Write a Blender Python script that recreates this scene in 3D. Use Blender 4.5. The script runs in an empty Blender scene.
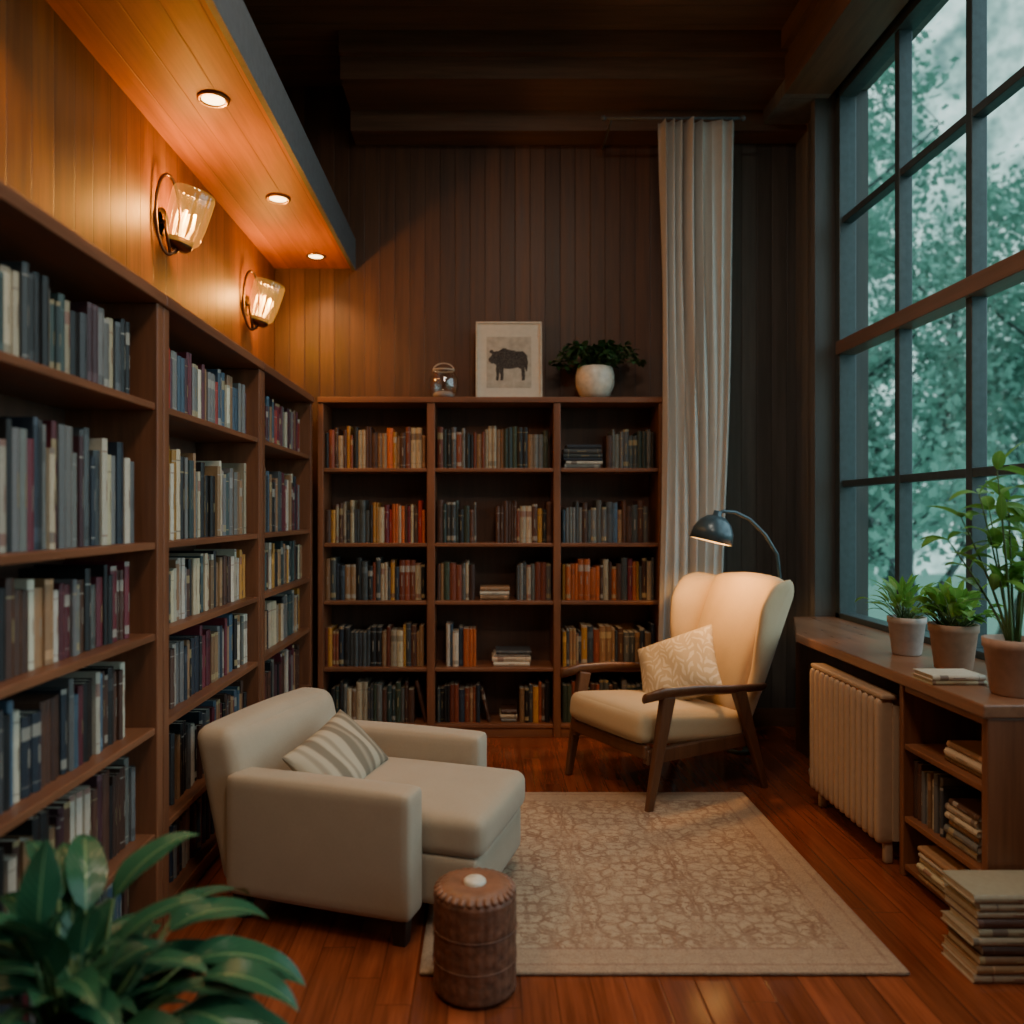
import bpy, bmesh, math, random
from mathutils import Vector, Matrix
random.seed(11)
R=random.random
U=random.uniform
pi=math.pi
SC=bpy.context.scene
def link(o): SC.collection.objects.link(o); return o
# ------------------------------------------------------------ materials
def lin(h):
    h=h.lstrip('#'); c=[int(h[i:i+2],16)/255 for i in (0,2,4)]
    return tuple(((x/12.92) if x<=.04045 else ((x+.055)/1.055)**2.4) for x in c)
def c4(c): return (c[0],c[1],c[2],1)
class NT:
    def __init__(s,name):
        s.m=bpy.data.materials.new(name); s.m.use_nodes=True
        s.t=s.m.node_tree; s.n=s.t.nodes; s.l=s.t.links
        s.b=s.n['Principled BSDF']
    def new(s,t,**k):
        n=s.n.new(t)
        for a,b in k.items(): setattr(n,a,b)
        return n
    def set(s,inp,v):
        if hasattr(v,'is_linked') : s.l.new(v,inp)
        else: inp.default_value=v
    def math(s,op,a,b=0.0,c=None):
        n=s.new('ShaderNodeMath',operation=op); s.set(n.inputs[0],a); s.set(n.inputs[1],b)
        if c is not None: s.set(n.inputs[2],c)
        return n.outputs[0]
    def mix(s,f,a,b,blend='MIX'):
        n=s.new('ShaderNodeMix',data_type='RGBA',blend_type=blend)
        s.set(n.inputs[0],f); s.set(n.inputs[6],a); s.set(n.inputs[7],b); return n.outputs[2]
    def coord(s,k='Object'): return s.new('ShaderNodeTexCoord').outputs[k]
    def sep(s,v):
        n=s.new('ShaderNodeSeparateXYZ'); s.l.new(v,n.inputs[0]); return n.outputs
    def comb(s,x,y,z):
        n=s.new('ShaderNodeCombineXYZ')
        for i,v in enumerate((x,y,z)): s.set(n.inputs[i],v)
        return n.outputs[0]
    def noise(s,v,scale,detail=4,rough=.55):
        n=s.new('ShaderNodeTexNoise'); s.l.new(v,n.inputs['Vector']); n.inputs['Scale'].default_value=scale
        n.inputs['Detail'].default_value=detail; n.inputs['Roughness'].default_value=rough; return n.outputs[0]
    def ramp(s,f,stops):
        n=s.new('ShaderNodeValToRGB'); s.l.new(f,n.inputs[0]); e=n.color_ramp.elements
        while len(e)<len(stops): e.new(.5)
        for i,(p,c) in enumerate(stops):
            e[i].position=p; e[i].color=c4(c) if len(c)==3 else c
        return n.outputs[0]
    def bump(s,h,strength=.3,dist=.01):
        n=s.new('ShaderNodeBump'); n.inputs['Strength'].default_value=strength; n.inputs['Distance'].default_value=dist
        s.l.new(h,n.inputs['Height']); s.l.new(n.outputs[0],s.b.inputs['Normal'])
def plain(name,col,rough=.6,metal=0,var=.15,scale=30,bump=.1,emit=None,es=0,trans=0,coat=0):
    t=NT(name); co=t.coord(); nz=t.noise(co,scale)
    a=tuple(x*(1-var) for x in col); b=tuple(min(1,x*(1+var)) for x in col)
    t.l.new(t.ramp(nz,[(.3,a),(.7,b)]),t.b.inputs['Base Color'])
    t.b.inputs['Roughness'].default_value=rough; t.b.inputs['Metallic'].default_value=metal
    if coat: t.b.inputs['Coat Weight'].default_value=coat
    if bump: t.bump(nz,bump,.005)
    if emit: t.b.inputs['Emission Color'].default_value=c4(emit); t.b.inputs['Emission Strength'].default_value=es
    return t.m
def wood(name,c1,c2,grain=2,plank=None,width=.12,rough=.4,seam=.6,joint=0,var=.35,gs=16,bst=.5):
    """grain axis index; plank axis index"""
    t=NT(name); co=t.coord(); x=t.sep(co)
    sc=[gs,gs,gs]; sc[grain]=gs*.06
    args=[t.math('MULTIPLY',x[i],sc[i]) for i in range(3)]
    rnd=None
    if plank is not None:
        u=t.math('DIVIDE',x[plank],width); idn=t.math('FLOOR',u); fr=t.math('FRACT',u)
        w=t.new('ShaderNodeTexWhiteNoise',noise_dimensions='1D'); t.l.new(idn,w.inputs['W']); r0=w.outputs['Value']
        edge=t.math('MINIMUM',fr,t.math('SUBTRACT',1.0,fr)); 
        g=t.math('MULTIPLY',edge,width/.004); 
        rnd=r0
        if joint:
            v=t.math('ADD',t.math('DIVIDE',x[grain],joint),t.math('MULTIPLY',r0,7.3)); id2=t.math('FLOOR',v); f2=t.math('FRACT',v)
            e2=t.math('MULTIPLY',t.math('MINIMUM',f2,t.math('SUBTRACT',1.0,f2)),joint/.003)
            g=t.math('MINIMUM',g,e2)
            w2=t.new('ShaderNodeTexWhiteNoise',noise_dimensions='2D'); t.l.new(t.comb(idn,id2,0.0),w2.inputs['Vector']); rnd=w2.outputs['Value']
        g=t.math('MINIMUM',g,1.0)
        args[(grain+1)%3]=t.math('ADD',args[(grain+1)%3],t.math('MULTIPLY',rnd,37.0))
        args[grain]=t.math('ADD',args[grain],t.math('MULTIPLY',rnd,11.0))
    v=t.comb(*args)
    n1=t.noise(v,1.0,6,.6); n2=t.noise(v,5.0,3,.5)
    f=t.math('ADD',t.math('MULTIPLY',n1,.75),t.math('MULTIPLY',n2,.25))
    col=t.ramp(f,[(.32,c1),(.68,c2)])
    if rnd is not None:
        br=t.math('ADD',t.math('MULTIPLY',rnd,var*2),1-var)
        hv=t.new('ShaderNodeHueSaturation'); t.l.new(col,hv.inputs['Color']); t.l.new(br,hv.inputs['Value']); col=hv.outputs[0]
        col=t.mix(t.math('MULTIPLY',t.math('SUBTRACT',1.0,g),seam),col,c4(tuple(k*.15 for k in c1)))
        h=t.math('ADD',t.math('MULTIPLY',g,1.0),t.math('MULTIPLY',f,.12)); t.bump(h,bst,.006)
    else: t.bump(f,.12,.004)
    t.l.new(col,t.b.inputs['Base Color']); 
    t.l.new(t.math('ADD',t.math('MULTIPLY',f,.25),rough-.12),t.b.inputs['Roughness'])
    return t.m
def attr_mat(name,rough=.55):
    t=NT(name); a=t.new('ShaderNodeAttribute'); a.attribute_name='Col'
    nz=t.noise(t.coord(),60); 
    t.l.new(t.mix(.25,a.outputs['Color'],t.mix(1.0,a.outputs['Color'],t.ramp(nz,[(.3,(.6,.6,.6)),(.7,(1.2,1.2,1.2))]),'MULTIPLY')),t.b.inputs['Base Color'])
    t.b.inputs['Roughness'].default_value=rough; t.bump(nz,.08,.002); return t.m
def leafmat(name,c1,c2,vein,rough=.35,trans=.25,stripes=40,sa=.06,va=.8):
    t=NT(name); uv=t.coord('UV'); x=t.sep(uv)
    a=t.math('ABSOLUTE',t.math('SUBTRACT',x[0],.5))
    mid=t.math('SUBTRACT',1.0,t.math('MINIMUM',t.math('MULTIPLY',a,22.0),1.0))
    s=t.math('SINE',t.math('MULTIPLY',t.math('SUBTRACT',x[1],t.math('MULTIPLY',a,.55)),stripes))
    nz=t.noise(t.coord(),7)
    col=t.mix(t.math('ADD',t.math('MULTIPLY',s,sa),nz),c4(c1),c4(c2))
    col=t.mix(t.math('MULTIPLY',mid,va),col,c4(vein))
    t.l.new(col,t.b.inputs['Base Color']); t.b.inputs['Roughness'].default_value=rough
    if trans>0:
        t.bump(s,.15,.003)
        tr=t.new('ShaderNodeBsdfTranslucent'); t.l.new(col,tr.inputs[0])
        mx=t.new('ShaderNodeMixShader'); mx.inputs[0].default_value=trans
        t.l.new(t.b.outputs[0],mx.inputs[1]); t.l.new(tr.outputs[0],mx.inputs[2]); t.l.new(mx.outputs[0],t.n['Material Output'].inputs[0])
    return t.m
def fabric(name,col,scale=420,var=.06,bs=.06):
    t=NT(name); x=t.sep(t.coord())
    nz=t.noise(t.coord(),9); n2=t.noise(t.coord(),120)
    f=t.math('ADD',t.math('MULTIPLY',nz,.5),t.math('MULTIPLY',n2,.5))
    t.l.new(t.ramp(f,[(.3,tuple(k*(1-var) for k in col)),(.7,tuple(k*(1+var) for k in col))]),t.b.inputs['Base Color'])
    t.b.inputs['Roughness'].default_value=.85; t.b.inputs['Sheen Weight'].default_value=.15
    t.bump(n2,bs,.002); return t.m
def glassy(name,col,fac,rough=.05,emit=None,es=0):
    t=NT(name); tr=t.new('ShaderNodeBsdfTransparent'); tr.inputs[0].default_value=c4(col)
    g=t.new('ShaderNodeBsdfGlossy'); g.inputs['Roughness'].default_value=rough
    mx=t.new('ShaderNodeMixShader'); mx.inputs[0].default_value=fac
    t.l.new(tr.outputs[0],mx.inputs[1]); t.l.new(g.outputs[0],mx.inputs[2]); out=mx.outputs[0]
    if emit:
        e=t.new('ShaderNodeEmission'); e.inputs[0].default_value=c4(emit); e.inputs[1].default_value=es
        ad=t.new('ShaderNodeAddShader'); t.l.new(out,ad.inputs[0]); t.l.new(e.outputs[0],ad.inputs[1]); out=ad.outputs[0]
    t.l.new(out,t.n['Material Output'].inputs[0]); return t.m
def emis(name,col,s):
    return plain(name,col,.5,emit=col,es=s,var=.02,bump=0)

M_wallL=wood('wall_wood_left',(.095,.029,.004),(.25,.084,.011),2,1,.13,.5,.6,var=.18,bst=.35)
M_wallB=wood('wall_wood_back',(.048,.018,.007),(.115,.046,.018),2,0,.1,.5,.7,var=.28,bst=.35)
M_wallR=wood('wall_wood_right',(.09,.085,.08),(.18,.17,.165),2,1,.3,.5,.6,var=.15)
M_wallG=wood('wall_wood_grey',(.05,.048,.045),(.10,.095,.09),2,0,.1,.5,.6,var=.15)
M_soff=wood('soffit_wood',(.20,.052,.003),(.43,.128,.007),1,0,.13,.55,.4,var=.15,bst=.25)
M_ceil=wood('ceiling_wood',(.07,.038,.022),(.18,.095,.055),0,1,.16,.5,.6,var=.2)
M_beam=wood('beam_wood',(.07,.038,.023),(.17,.09,.055),0)
M_beamY=wood('beam_wood_long',(.08,.045,.028),(.19,.105,.062),1)
M_floor=wood('floor_wood',(.11,.026,.010),(.29,.074,.029),1,0,.105,.15,.5,joint=1.3,var=.25,gs=22,bst=.12)
M_case=wood('bookcase_wood',(.11,.039,.018),(.26,.097,.042),2,rough=.4)
M_caseH=wood('bookcase_wood_flat',(.115,.041,.019),(.27,.103,.045),1,rough=.4)
M_caseX=wood('bookcase_wood_across',(.115,.041,.019),(.27,.103,.045),0,rough=.4)
M_caseB=wood('bookcase_back_wood',(.06,.028,.016),(.13,.06,.034),2,rough=.6)
M_chairwood=wood('chair_wood',(.075,.03,.015),(.16,.07,.034),2,rough=.35)
M_ledge=wood('ledge_wood',(.16,.07,.038),(.30,.14,.075),1,rough=.3)
M_gray=plain('soffit_edge_paint',(.09,.10,.11),.5)
M_frame=plain('window_frame_metal',(.05,.07,.078),.4,.2)
M_trans=wood('transom_wood',(.11,.065,.045),(.2,.115,.08),1)
M_bronze=plain('bronze_metal',(.10,.055,.03),.35,.9)
M_brass=plain('brass_metal',(.5,.3,.12),.3,.9)
M_darkm=plain('lamp_enamel',(.06,.095,.115),.3,.2)
M_lampin=plain('lamp_inner',(.9,.7,.42),.5,emit=(1,.62,.25),es=1.5)
M_bulb=emis('bulb_glow',(1,.62,.18),7)
M_down=emis('downlight_glow',(1,.70,.32),9)
M_shade=glassy('sconce_glass',(1,.82,.50),.10,.12,(1,.55,.10),.22)
M_clear=glassy('clear_glass',(.93,.95,.95),.12,.03)
M_pane=glassy('window_glass',(.95,.99,.99),.05,.02)
M_fab=fabric('armchair_linen',(.37,.295,.21))
M_fab2=fabric('wing_chair_linen',(.48,.345,.195))
M_curt=fabric('curtain_linen',(.46,.43,.39))
M_blackleg=plain('dark_leg_wood',(.02,.013,.01),.5)
M_leather=plain('pouf_leather',(.15,.062,.034),.5,scale=40,var=.45,bump=.6)
M_leather2=plain('pouf_leather_light',(.2,.09,.05),.5,scale=18,var=.3,bump=.3)
M_white=plain('ivory_ceramic',(.62,.57,.48),.35)
M_rad=plain('radiator_enamel',(.42,.29,.19),.4,var=.05)
M_clay=plain('terracotta_pot',(.40,.245,.17),.7,var=.12)
M_clay2=plain('grey_pot',(.46,.38,.34),.6,var=.1)
M_soil=plain('soil',(.03,.02,.014),.95,scale=80,bump=.6)
M_stem=plain('stem_green',(.07,.14,.04),.5)
M_book=attr_mat('book_cloth')
M_leafA=leafmat('broad_leaf',(.010,.06,.036),(.042,.15,.068),(.22,.36,.15),.26,.12,70,.16,.75)
M_leafB=leafmat('light_leaf',(.10,.27,.04),(.22,.45,.08),(.3,.5,.12),.4,.35)
M_leafC=leafmat('trailing_leaf',(.015,.06,.02),(.05,.13,.04),(.09,.18,.06),.4,.2)
M_treeleaf=leafmat('tree_leaf',(.14,.30,.25),(.32,.54,.46),(.3,.5,.4),.9,0)  # pale teal leaves, outdoor haze put into the colour
M_bark=plain('bark',(.045,.07,.066),.9,scale=9,bump=.6)
M_grass=plain('grass',(.14,.26,.21),.95,scale=6)
M_mat=plain('paper_mat',(.58,.53,.44),.8,var=.05)
M_ink=plain('print_ink',(.045,.038,.034),.8,scale=90,var=.9)
M_ink2=plain('print_wash',(.42,.38,.31),.8,scale=20,var=.2)
M_pframe=plain('pale_frame',(.5,.44,.35),.5)

# ------------------------------------------------------------ mesh builder
class MB:
    def __init__(s): s.v=[];s.f=[];s.m=[];s.c=[];s.u=[];s.s=[]
    def add(s,vs,fs,mi=0,col=None,M=None,smooth=False,uv=None):
        o=len(s.v)
        for p in vs:
            p=Vector(p); s.v.append(M@p if M else p)
        for f in fs:
            s.f.append([o+i for i in f]); s.m.append(mi); s.s.append(smooth); s.c.append(col or (1,1,1))
            s.u.append([uv[i] for i in f] if uv else [(0,0)]*len(f))
        return s
    def box(s,lo,hi,mi=0,col=None,M=None):
        a,b=lo,hi
        vs=[(a[0],a[1],a[2]),(b[0],a[1],a[2]),(b[0],b[1],a[2]),(a[0],b[1],a[2]),(a[0],a[1],b[2]),(b[0],a[1],b[2]),(b[0],b[1],b[2]),(a[0],b[1],b[2])]
        return s.add(vs,[(3,2,1,0),(4,5,6,7),(0,1,5,4),(1,2,6,5),(2,3,7,6),(3,0,4,7)],mi,col,M)
    def soft(s,half,r,M=None,puff=(0,0,0),n=12,mi=0,fn=None):
        h=Vector(half); key={}; vs=[]; fs=[]
        def vid(p):
            k=tuple(round(q,5) for q in p)
            if k in key: return key[k]
            P=Vector((p[0]*h[0],p[1]*h[1],p[2]*h[2])); q=Vector([max(-(h[i]-r),min(h[i]-r,P[i])) for i in range(3)]); d=P-q
            if d.length>1e-9: P=q+d.normalized()*r
            x,y,z=p
            P[0]+=puff[0]*x*(1-y*y)*(1-z*z); P[1]+=puff[1]*y*(1-x*x)*(1-z*z); P[2]+=puff[2]*z*(1-x*x)*(1-y*y)
            if fn: P=fn(P,p)
            key[k]=len(vs); vs.append(P); return key[k]
        TT=[math.sin((-1+2*i/n)*pi/2) for i in range(n+1)]
        for ax in range(3):
            for sg in (-1,1):
                for i in range(n):
                    for j in range(n):
                        q=[]
                        for (a,b) in ((i,j),(i+1,j),(i+1,j+1),(i,j+1)):
                            p=[0,0,0]; p[ax]=sg; p[(ax+1)%3]=TT[a]; p[(ax+2)%3]=TT[b]; q.append(vid(p))
                        fs.append(q if sg>0 else q[::-1])
        return s.add(vs,fs,mi,None,M,True)
    def lathe(s,prof,n=24,M=None,mi=0,fn=None,smooth=True):
        vs=[];fs=[];k=len(prof)
        for i in range(n):
            a=2*pi*i/n
            for (r,z) in prof:
                rr=r*(fn(a,z) if fn else 1); vs.append((rr*math.cos(a),rr*math.sin(a),z))
        for i in range(n):
            j=(i+1)%n
            for q in range(k-1): fs.append((i*k+q,j*k+q,j*k+q+1,i*k+q+1))
        return s.add(vs,fs,mi,None,M,smooth)
    def tube(s,pts,rad,n=8,M=None,mi=0,flat=1.0,closed=False):
        pts=[Vector(p) for p in pts]; k=len(pts); vs=[];fs=[]
        if not hasattr(rad,'__len__'): rad=[rad]*k
        ref=None
        for i,p in enumerate(pts):
            if closed: t=(pts[(i+1)%k]-pts[i-1]).normalized()
            else: t=(pts[min(i+1,k-1)]-pts[max(i-1,0)]).normalized()
            if ref is None: ref=t.orthogonal().normalized()
            a=(ref-t*ref.dot(t)).normalized(); ref=a; b=t.cross(a)
            for j in range(n):
                w=2*pi*j/n; vs.append(p+a*math.cos(w)*rad[i]+b*math.sin(w)*rad[i]*flat)
        for i in range(k if closed else k-1):
            i2=(i+1)%k
            for j in range(n): fs.append((i*n+j,i*n+(j+1)%n,i2*n+(j+1)%n,i2*n+j))
        if not closed: fs.append(list(range(n))[::-1]); fs.append([(k-1)*n+j for j in range(n)])
        return s.add(vs,fs,mi,None,M,True)
    def bar(s,p0,p1,w0,d0,w1,d1,side=(1,0,0),mi=0,M=None):
        p0=Vector(p0);p1=Vector(p1);t=(p1-p0).normalized();a=Vector(side);a=(a-t*a.dot(t)).normalized();b=t.cross(a);vs=[]
        for p,w,d in ((p0,w0,d0),(p1,w1,d1)):
            for sx,sy in ((-1,-1),(1,-1),(1,1),(-1,1)): vs.append(p+a*sx*w/2+b*sy*d/2)
        return s.add(vs,[(3,2,1,0),(4,5,6,7),(0,1,5,4),(1,2,6,5),(2,3,7,6),(3,0,4,7)],mi,None,M)
    def leaf(s,base,d,length,width,droop,nl=8,nw=2,fold=.25,mi=0,up=None,wav=0):
        p=Vector(base); d=Vector(d).normalized(); vs=[];fs=[];uv=[]; st=length/nl
        roll=U(-.4,.4)
        for i in range(nl+1):
            t=i/nl
            side=d.cross(Vector((0,0,1)))
            if side.length<.05: side=Vector((math.cos(roll*9),math.sin(roll*9),0))
            side.normalize(); nrm=side.cross(d).normalized()
            sd=(side*math.cos(roll)+nrm*math.sin(roll)); nr=sd.cross(d)
            w=width*.5*(math.sin(pi*min(1,t**.75))**.8 if 0<t<1 else .02)
            for j in range(-nw,nw+1):
                q=j/nw; vs.append(p+sd*w*q+nr*(fold*w*abs(q)+wav*w*math.sin(t*9)*abs(q))); uv.append((.5+.5*q,t))
            p=p+d*st; d=(d+Vector((0,0,-droop/nl))).normalized()
        k=2*nw+1
        for i in range(nl):
            for j in range(k-1): fs.append((i*k+j,i*k+j+1,(i+1)*k+j+1,(i+1)*k+j))
        s.add(vs,fs,mi,None,None,True,uv)
    def mesh(s,name,mats,col=False):
        me=bpy.data.meshes.new(name); me.from_pydata([tuple(v) for v in s.v],[],s.f)
        for m in (mats if isinstance(mats,(list,tuple)) else [mats]): me.materials.append(m)
        me.polygons.foreach_set('material_index',s.m); me.polygons.foreach_set('use_smooth',s.s)
        if any(u!=[(0,0)]*len(u) for u in s.u[:3]):
            l=me.uv_layers.new(name='UVMap'); l.data.foreach_set('uv',[c for f in s.u for q in f for c in q])
        if col:
            a=me.color_attributes.new('Col','FLOAT_COLOR','CORNER')
            a.data.foreach_set('color',[x for f,c in zip(s.f,s.c) for _ in f for x in (c[0],c[1],c[2],1)])
        me.update(); return me
    def obj(s,name,mats,parent=None,loc=None,bevel=0,subs=0,solid=None,col=False,label=None,rot=None):
        o=bpy.data.objects.new(name,s.mesh(name,mats,col)); link(o)
        if loc: o.location=loc
        if rot: o.rotation_euler=rot
        if parent: o.parent=parent
        if solid is not None:
            m=o.modifiers.new('s','SOLIDIFY'); m.thickness=abs(solid); m.offset=1 if solid>0 else -1
        if bevel: m=o.modifiers.new('b','BEVEL'); m.width=bevel; m.segments=2; m.limit_method='ANGLE'
        if subs: m=o.modifiers.new('u','SUBSURF'); m.levels=subs; m.render_levels=subs
        if label: o['label']=label
        return o
def tag(o,label,cat,group=None,kind=None):
    o['label']=label; o['category']=cat
    if group: o['group']=group
    if kind: o['kind']=kind
    return o
def top(name,label,cat,loc=(0,0,0),rz=0,group=None):
    e=bpy.data.objects.new(name,None); e.empty_display_size=.1; link(e); e.location=loc; e.rotation_euler=(0,0,rz)
    return tag(e,label,cat,group)
def T(x,y,z,rx=0,ry=0,rz=0):
    return Matrix.Translation((x,y,z))@Matrix.Rotation(rz,4,'Z')@Matrix.Rotation(ry,4,'Y')@Matrix.Rotation(rx,4,'X')
def light(kind,name,loc,energy,col,parent=None,size=.05,rot=(0,0,0),spot=None,sy=None):
    l=bpy.data.lights.new(name,kind); l.energy=energy; l.color=col
    if kind=='AREA':
        l.size=size
        if sy: l.shape='RECTANGLE'; l.size_y=sy
    elif kind=='SUN': l.angle=size
    else: l.shadow_soft_size=size
    if spot: l.spot_size=spot; l.spot_blend=.6
    o=bpy.data.objects.new(name,l); link(o); o.location=loc; o.rotation_euler=rot
    if parent: o.parent=parent
    return o
# ------------------------------------------------------------ camera
cam=bpy.data.cameras.new('camera'); co=link(bpy.data.objects.new('camera',cam)); co.location=(0,0,1.4); co.rotation_euler=(pi/2,0,0)
cam.sensor_width=36; cam.lens=28.125; cam.shift_x=27/1024; cam.shift_y=3/1024; cam.clip_start=.05
cam.dof.use_dof=True; cam.dof.focus_distance=3.5; cam.dof.aperture_fstop=1.3
SC.camera=co
# ------------------------------------------------------------ room
def struct(mb,name,mats,label,cat,**k): return tag(mb.obj(name,mats,**k),label,cat,kind='structure')
Y0=-2.0; YB=5.32; ZC=4.25
struct(MB().box((-1.55,Y0,-.1),(2.35,YB+.15,0)),'floor',M_floor,'polished reddish brown hardwood plank floor','floor')
struct(MB().box((-1.55,Y0,ZC),(2.35,YB+.15,ZC+.1)),'ceiling',M_ceil,'dark stained wood plank ceiling','ceiling')
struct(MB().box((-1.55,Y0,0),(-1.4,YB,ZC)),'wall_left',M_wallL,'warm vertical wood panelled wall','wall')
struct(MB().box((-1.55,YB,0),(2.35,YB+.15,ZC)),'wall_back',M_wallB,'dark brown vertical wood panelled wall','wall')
struct(MB().box((-1.55,Y0-.15,0),(2.35,Y0,ZC)),'wall_rear',M_wallB,'dark brown vertical wood panelled wall','wall')
w=MB().box((2.06,4.8,0),(2.3,YB,ZC)).box((2.06,Y0,0),(2.3,4.8,.76)).box((2.06,Y0,3.95),(2.3,4.8,ZC)).box((2.06,Y0,.76),(2.3,-.48,3.95))
struct(w,'wall_right',M_wallR,'grey brown window wall','wall')
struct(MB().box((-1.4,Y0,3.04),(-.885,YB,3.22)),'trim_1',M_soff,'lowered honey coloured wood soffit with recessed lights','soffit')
struct(MB().box((-.885,Y0,3.025),(-.86,YB,3.23)),'trim_2',M_gray,'dark grey edge board of the soffit','trim')
struct(MB().box((-.86,5.12,3.86),(2.06,YB,3.99)).box((-.86,4.75,3.99),(2.06,YB,ZC)).box((-.86,4.7,4.12),(2.06,4.75,ZC)),'trim_3',M_beam,'dark stepped wooden header beam','beam')
struct(MB().box((1.78,Y0,3.9),(2.06,4.75,ZC)).box((1.74,Y0,4.14),(1.78,4.7,ZC)),'trim_4',M_beamY,'long dark wooden beam above the window','beam')
struct(MB().box((1.98,4.8,.0),(2.06,4.86,3.9)).box((1.78,4.75,3.9),(2.06,5.12,3.99)),'trim_5',M_wallR,'wooden casing beside the window','trim')
struct(MB().box((1.5,5.3,.12),(2.06,5.32,3.86)),'trim_7',M_wallG,'grey vertical boards beside the curtain','trim')  # thin panel of grey boards laid over the back wall
struct(MB().box((1.13,5.29,0),(2.06,5.32,.12)),'baseboard_back',M_beam,'dark wooden baseboard','baseboard')
# window
wy=[4.78,4.11,3.5,2.88,2.26,1.64,1.02,.4,-.22,-.46]
f=MB()
f.box((2.1,-.48,.76),(2.2,4.8,.82)).box((2.1,-.48,3.88),(2.2,4.8,3.95)).box((2.1,4.74,.76),(2.2,4.8,3.95)).box((2.1,-.48,.76),(2.2,-.42,3.95))
for y in wy[1:-1]: f.box((2.115,y-.022,.8),(2.185,y+.022,3.9))
for z in (1.585,3.15): f.box((2.12,-.45,z-.02),(2.18,4.76,z+.02))
f.box((2.085,-.45,2.35),(2.2,4.76,2.43),1)
win=top('window_1','tall dark metal framed window with a grid of panes','window'); win['kind']='structure'
f.obj('window_frame',[M_frame,M_trans],win,bevel=.004)
MB().box((2.148,-.44,.81),(2.152,4.75,3.9)).obj('window_pane',M_pane,win)
# ------------------------------------------------------------ bookcases
def mbox(name,lo,hi,mat,par,bevel=.004): return MB().box(lo,hi).obj(name,mat,par,bevel=bevel)
SL=[.07,.35,.70,1.01,1.31,1.77]; ZT=2.14
XF=-1.08; XW=-1.395
def left_case(y0,y1):
    e=top('bookcase','tall brown wooden bookcase filled with books against panelled wall','bookcase',(XF,(y0+y1)/2,0),group='bookcases along the panelled wall')
    o=Vector((XF,(y0+y1)/2,0))
    def b(n,lo,hi,m): return mbox(n,tuple(Vector(lo)-o),tuple(Vector(hi)-o),m,e)
    b('side_panel',(XW,y0,0),(XF,y0+.048,ZT-.04),M_case); b('side_panel',(XW,y1-.048,0),(XF,y1,ZT-.04),M_case)
    b('back_panel',(XW,y0+.048,.0),(XW+.012,y1-.048,ZT-.04),M_caseB)
    b('top_board',(XW,y0,ZT-.04),(XF+.012,y1,ZT),M_caseH)
    b('plinth',(XW+.02,y0+.05,0),(XF-.015,y1-.05,.045),M_caseH)
    for z in SL: b('shelf',(XW+.012,y0+.049,z-.024),(XF-.006,y1-.049,z),M_caseH)
LC=[(1.40,2.685),(2.69,3.875),(3.88,5.01)]
for a,b in LC: left_case(a,b)
BYF=5.02; SB=[.085,.44,.86,1.224,1.695]
e=top('bookcase','wide brown wooden bookcase with three bays of books','bookcase',(0.04,BYF,0))
o_=Vector((.04,BYF,0))
def bb(n,lo,hi,m): return mbox(n,tuple(Vector(lo)-o_),tuple(Vector(hi)-o_),m,e)
px=[(-1.05,-1.015),(-.365,-.315),(.43,.475),(1.09,1.13)]
for a,b in px: bb('upright',(a,BYF,0),(b,5.315,ZT-.035),M_case)
bb('back_panel',(-1.015,5.3,0),(1.09,5.315,ZT-.035),M_caseB)
bb('top_board',(-1.05,BYF-.012,ZT-.035),(1.135,5.315,ZT),M_caseX)
for i in range(3):
    a,b=px[i][1],px[i+1][0]
    bb('plinth',(a+.001,BYF+.012,0),(b-.001,BYF+.03,.06),M_caseX)
    for z in SB: bb('shelf',(a+.001,BYF+.004,z-.024),(b-.001,5.3,z),M_caseX)
# ------------------------------------------------------------ books
PAL=dict(maroon='62202a',red='9a2c1d',navy='26303c',teal='31413f',grey='6b6a66',slate='45494a',cream='b3a387',white='c0b6a2',black='191817',
 orange='b65a24',mustard='a8762c',tan='8f6c4a',brown='4d3022',green='36402f',plum='47252b',blue='43596a',rust='7a3a22')
PAL={k:lin(v) for k,v in PAL.items()}
NM={'slate':'slate grey','mustard':'mustard yellow'}
LA=['navy','teal','slate','black','grey','maroon','black','slate','plum','teal','cream']
LB=['grey','white','teal','grey','maroon','black','slate','cream','navy','plum','black']
LD=['maroon','tan','brown','grey','maroon','black','white','plum','brown']
LE=['grey','white','slate','black','navy','maroon','blue','tan','brown','black']
LR=['maroon','red','plum','white','blue','maroon','tan','grey']
LG=['cream','tan','mustard','grey','teal','black','white','brown']
BO=['orange','mustard','brown','rust','black','tan','rust','brown','cream']
BM=['teal','tan','brown','slate','cream','rust','black','green','grey']
BR=['red','orange','rust','brown','mustard','black','maroon','slate','cream']
BT=['tan','brown','cream','slate','rust','mustard','navy','black']
specs=[]
def addbook(M,W,D,H,cn,label,group,nrm,force=False):
    c=M@Vector((W/2,0,H/2)); d=max(c.y,.1); x=485+c.x*800/d; y=515-(c.z-1.4)*800/d
    v=(c-Vector((0,0,1.4))).normalized()
    a=W*H*(800/d)**2*abs(v.dot(nrm))
    if c.y<.3 or x<-6 or x>1030 or y>1030: a=0
    if force: a=max(a,9999) if a>0 else 0
    specs.append((a,M,W,D,H,cn,label,group))
def frame(o,ex,ey): 
    ex=Vector(ex);ey=Vector(ey);ez=ex.cross(ey)
    M=Matrix.Identity(4)
    for i in range(3): M[i][0]=ex[i];M[i][1]=ey[i];M[i][2]=ez[i];M[i][3]=o[i]
    return M
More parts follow.
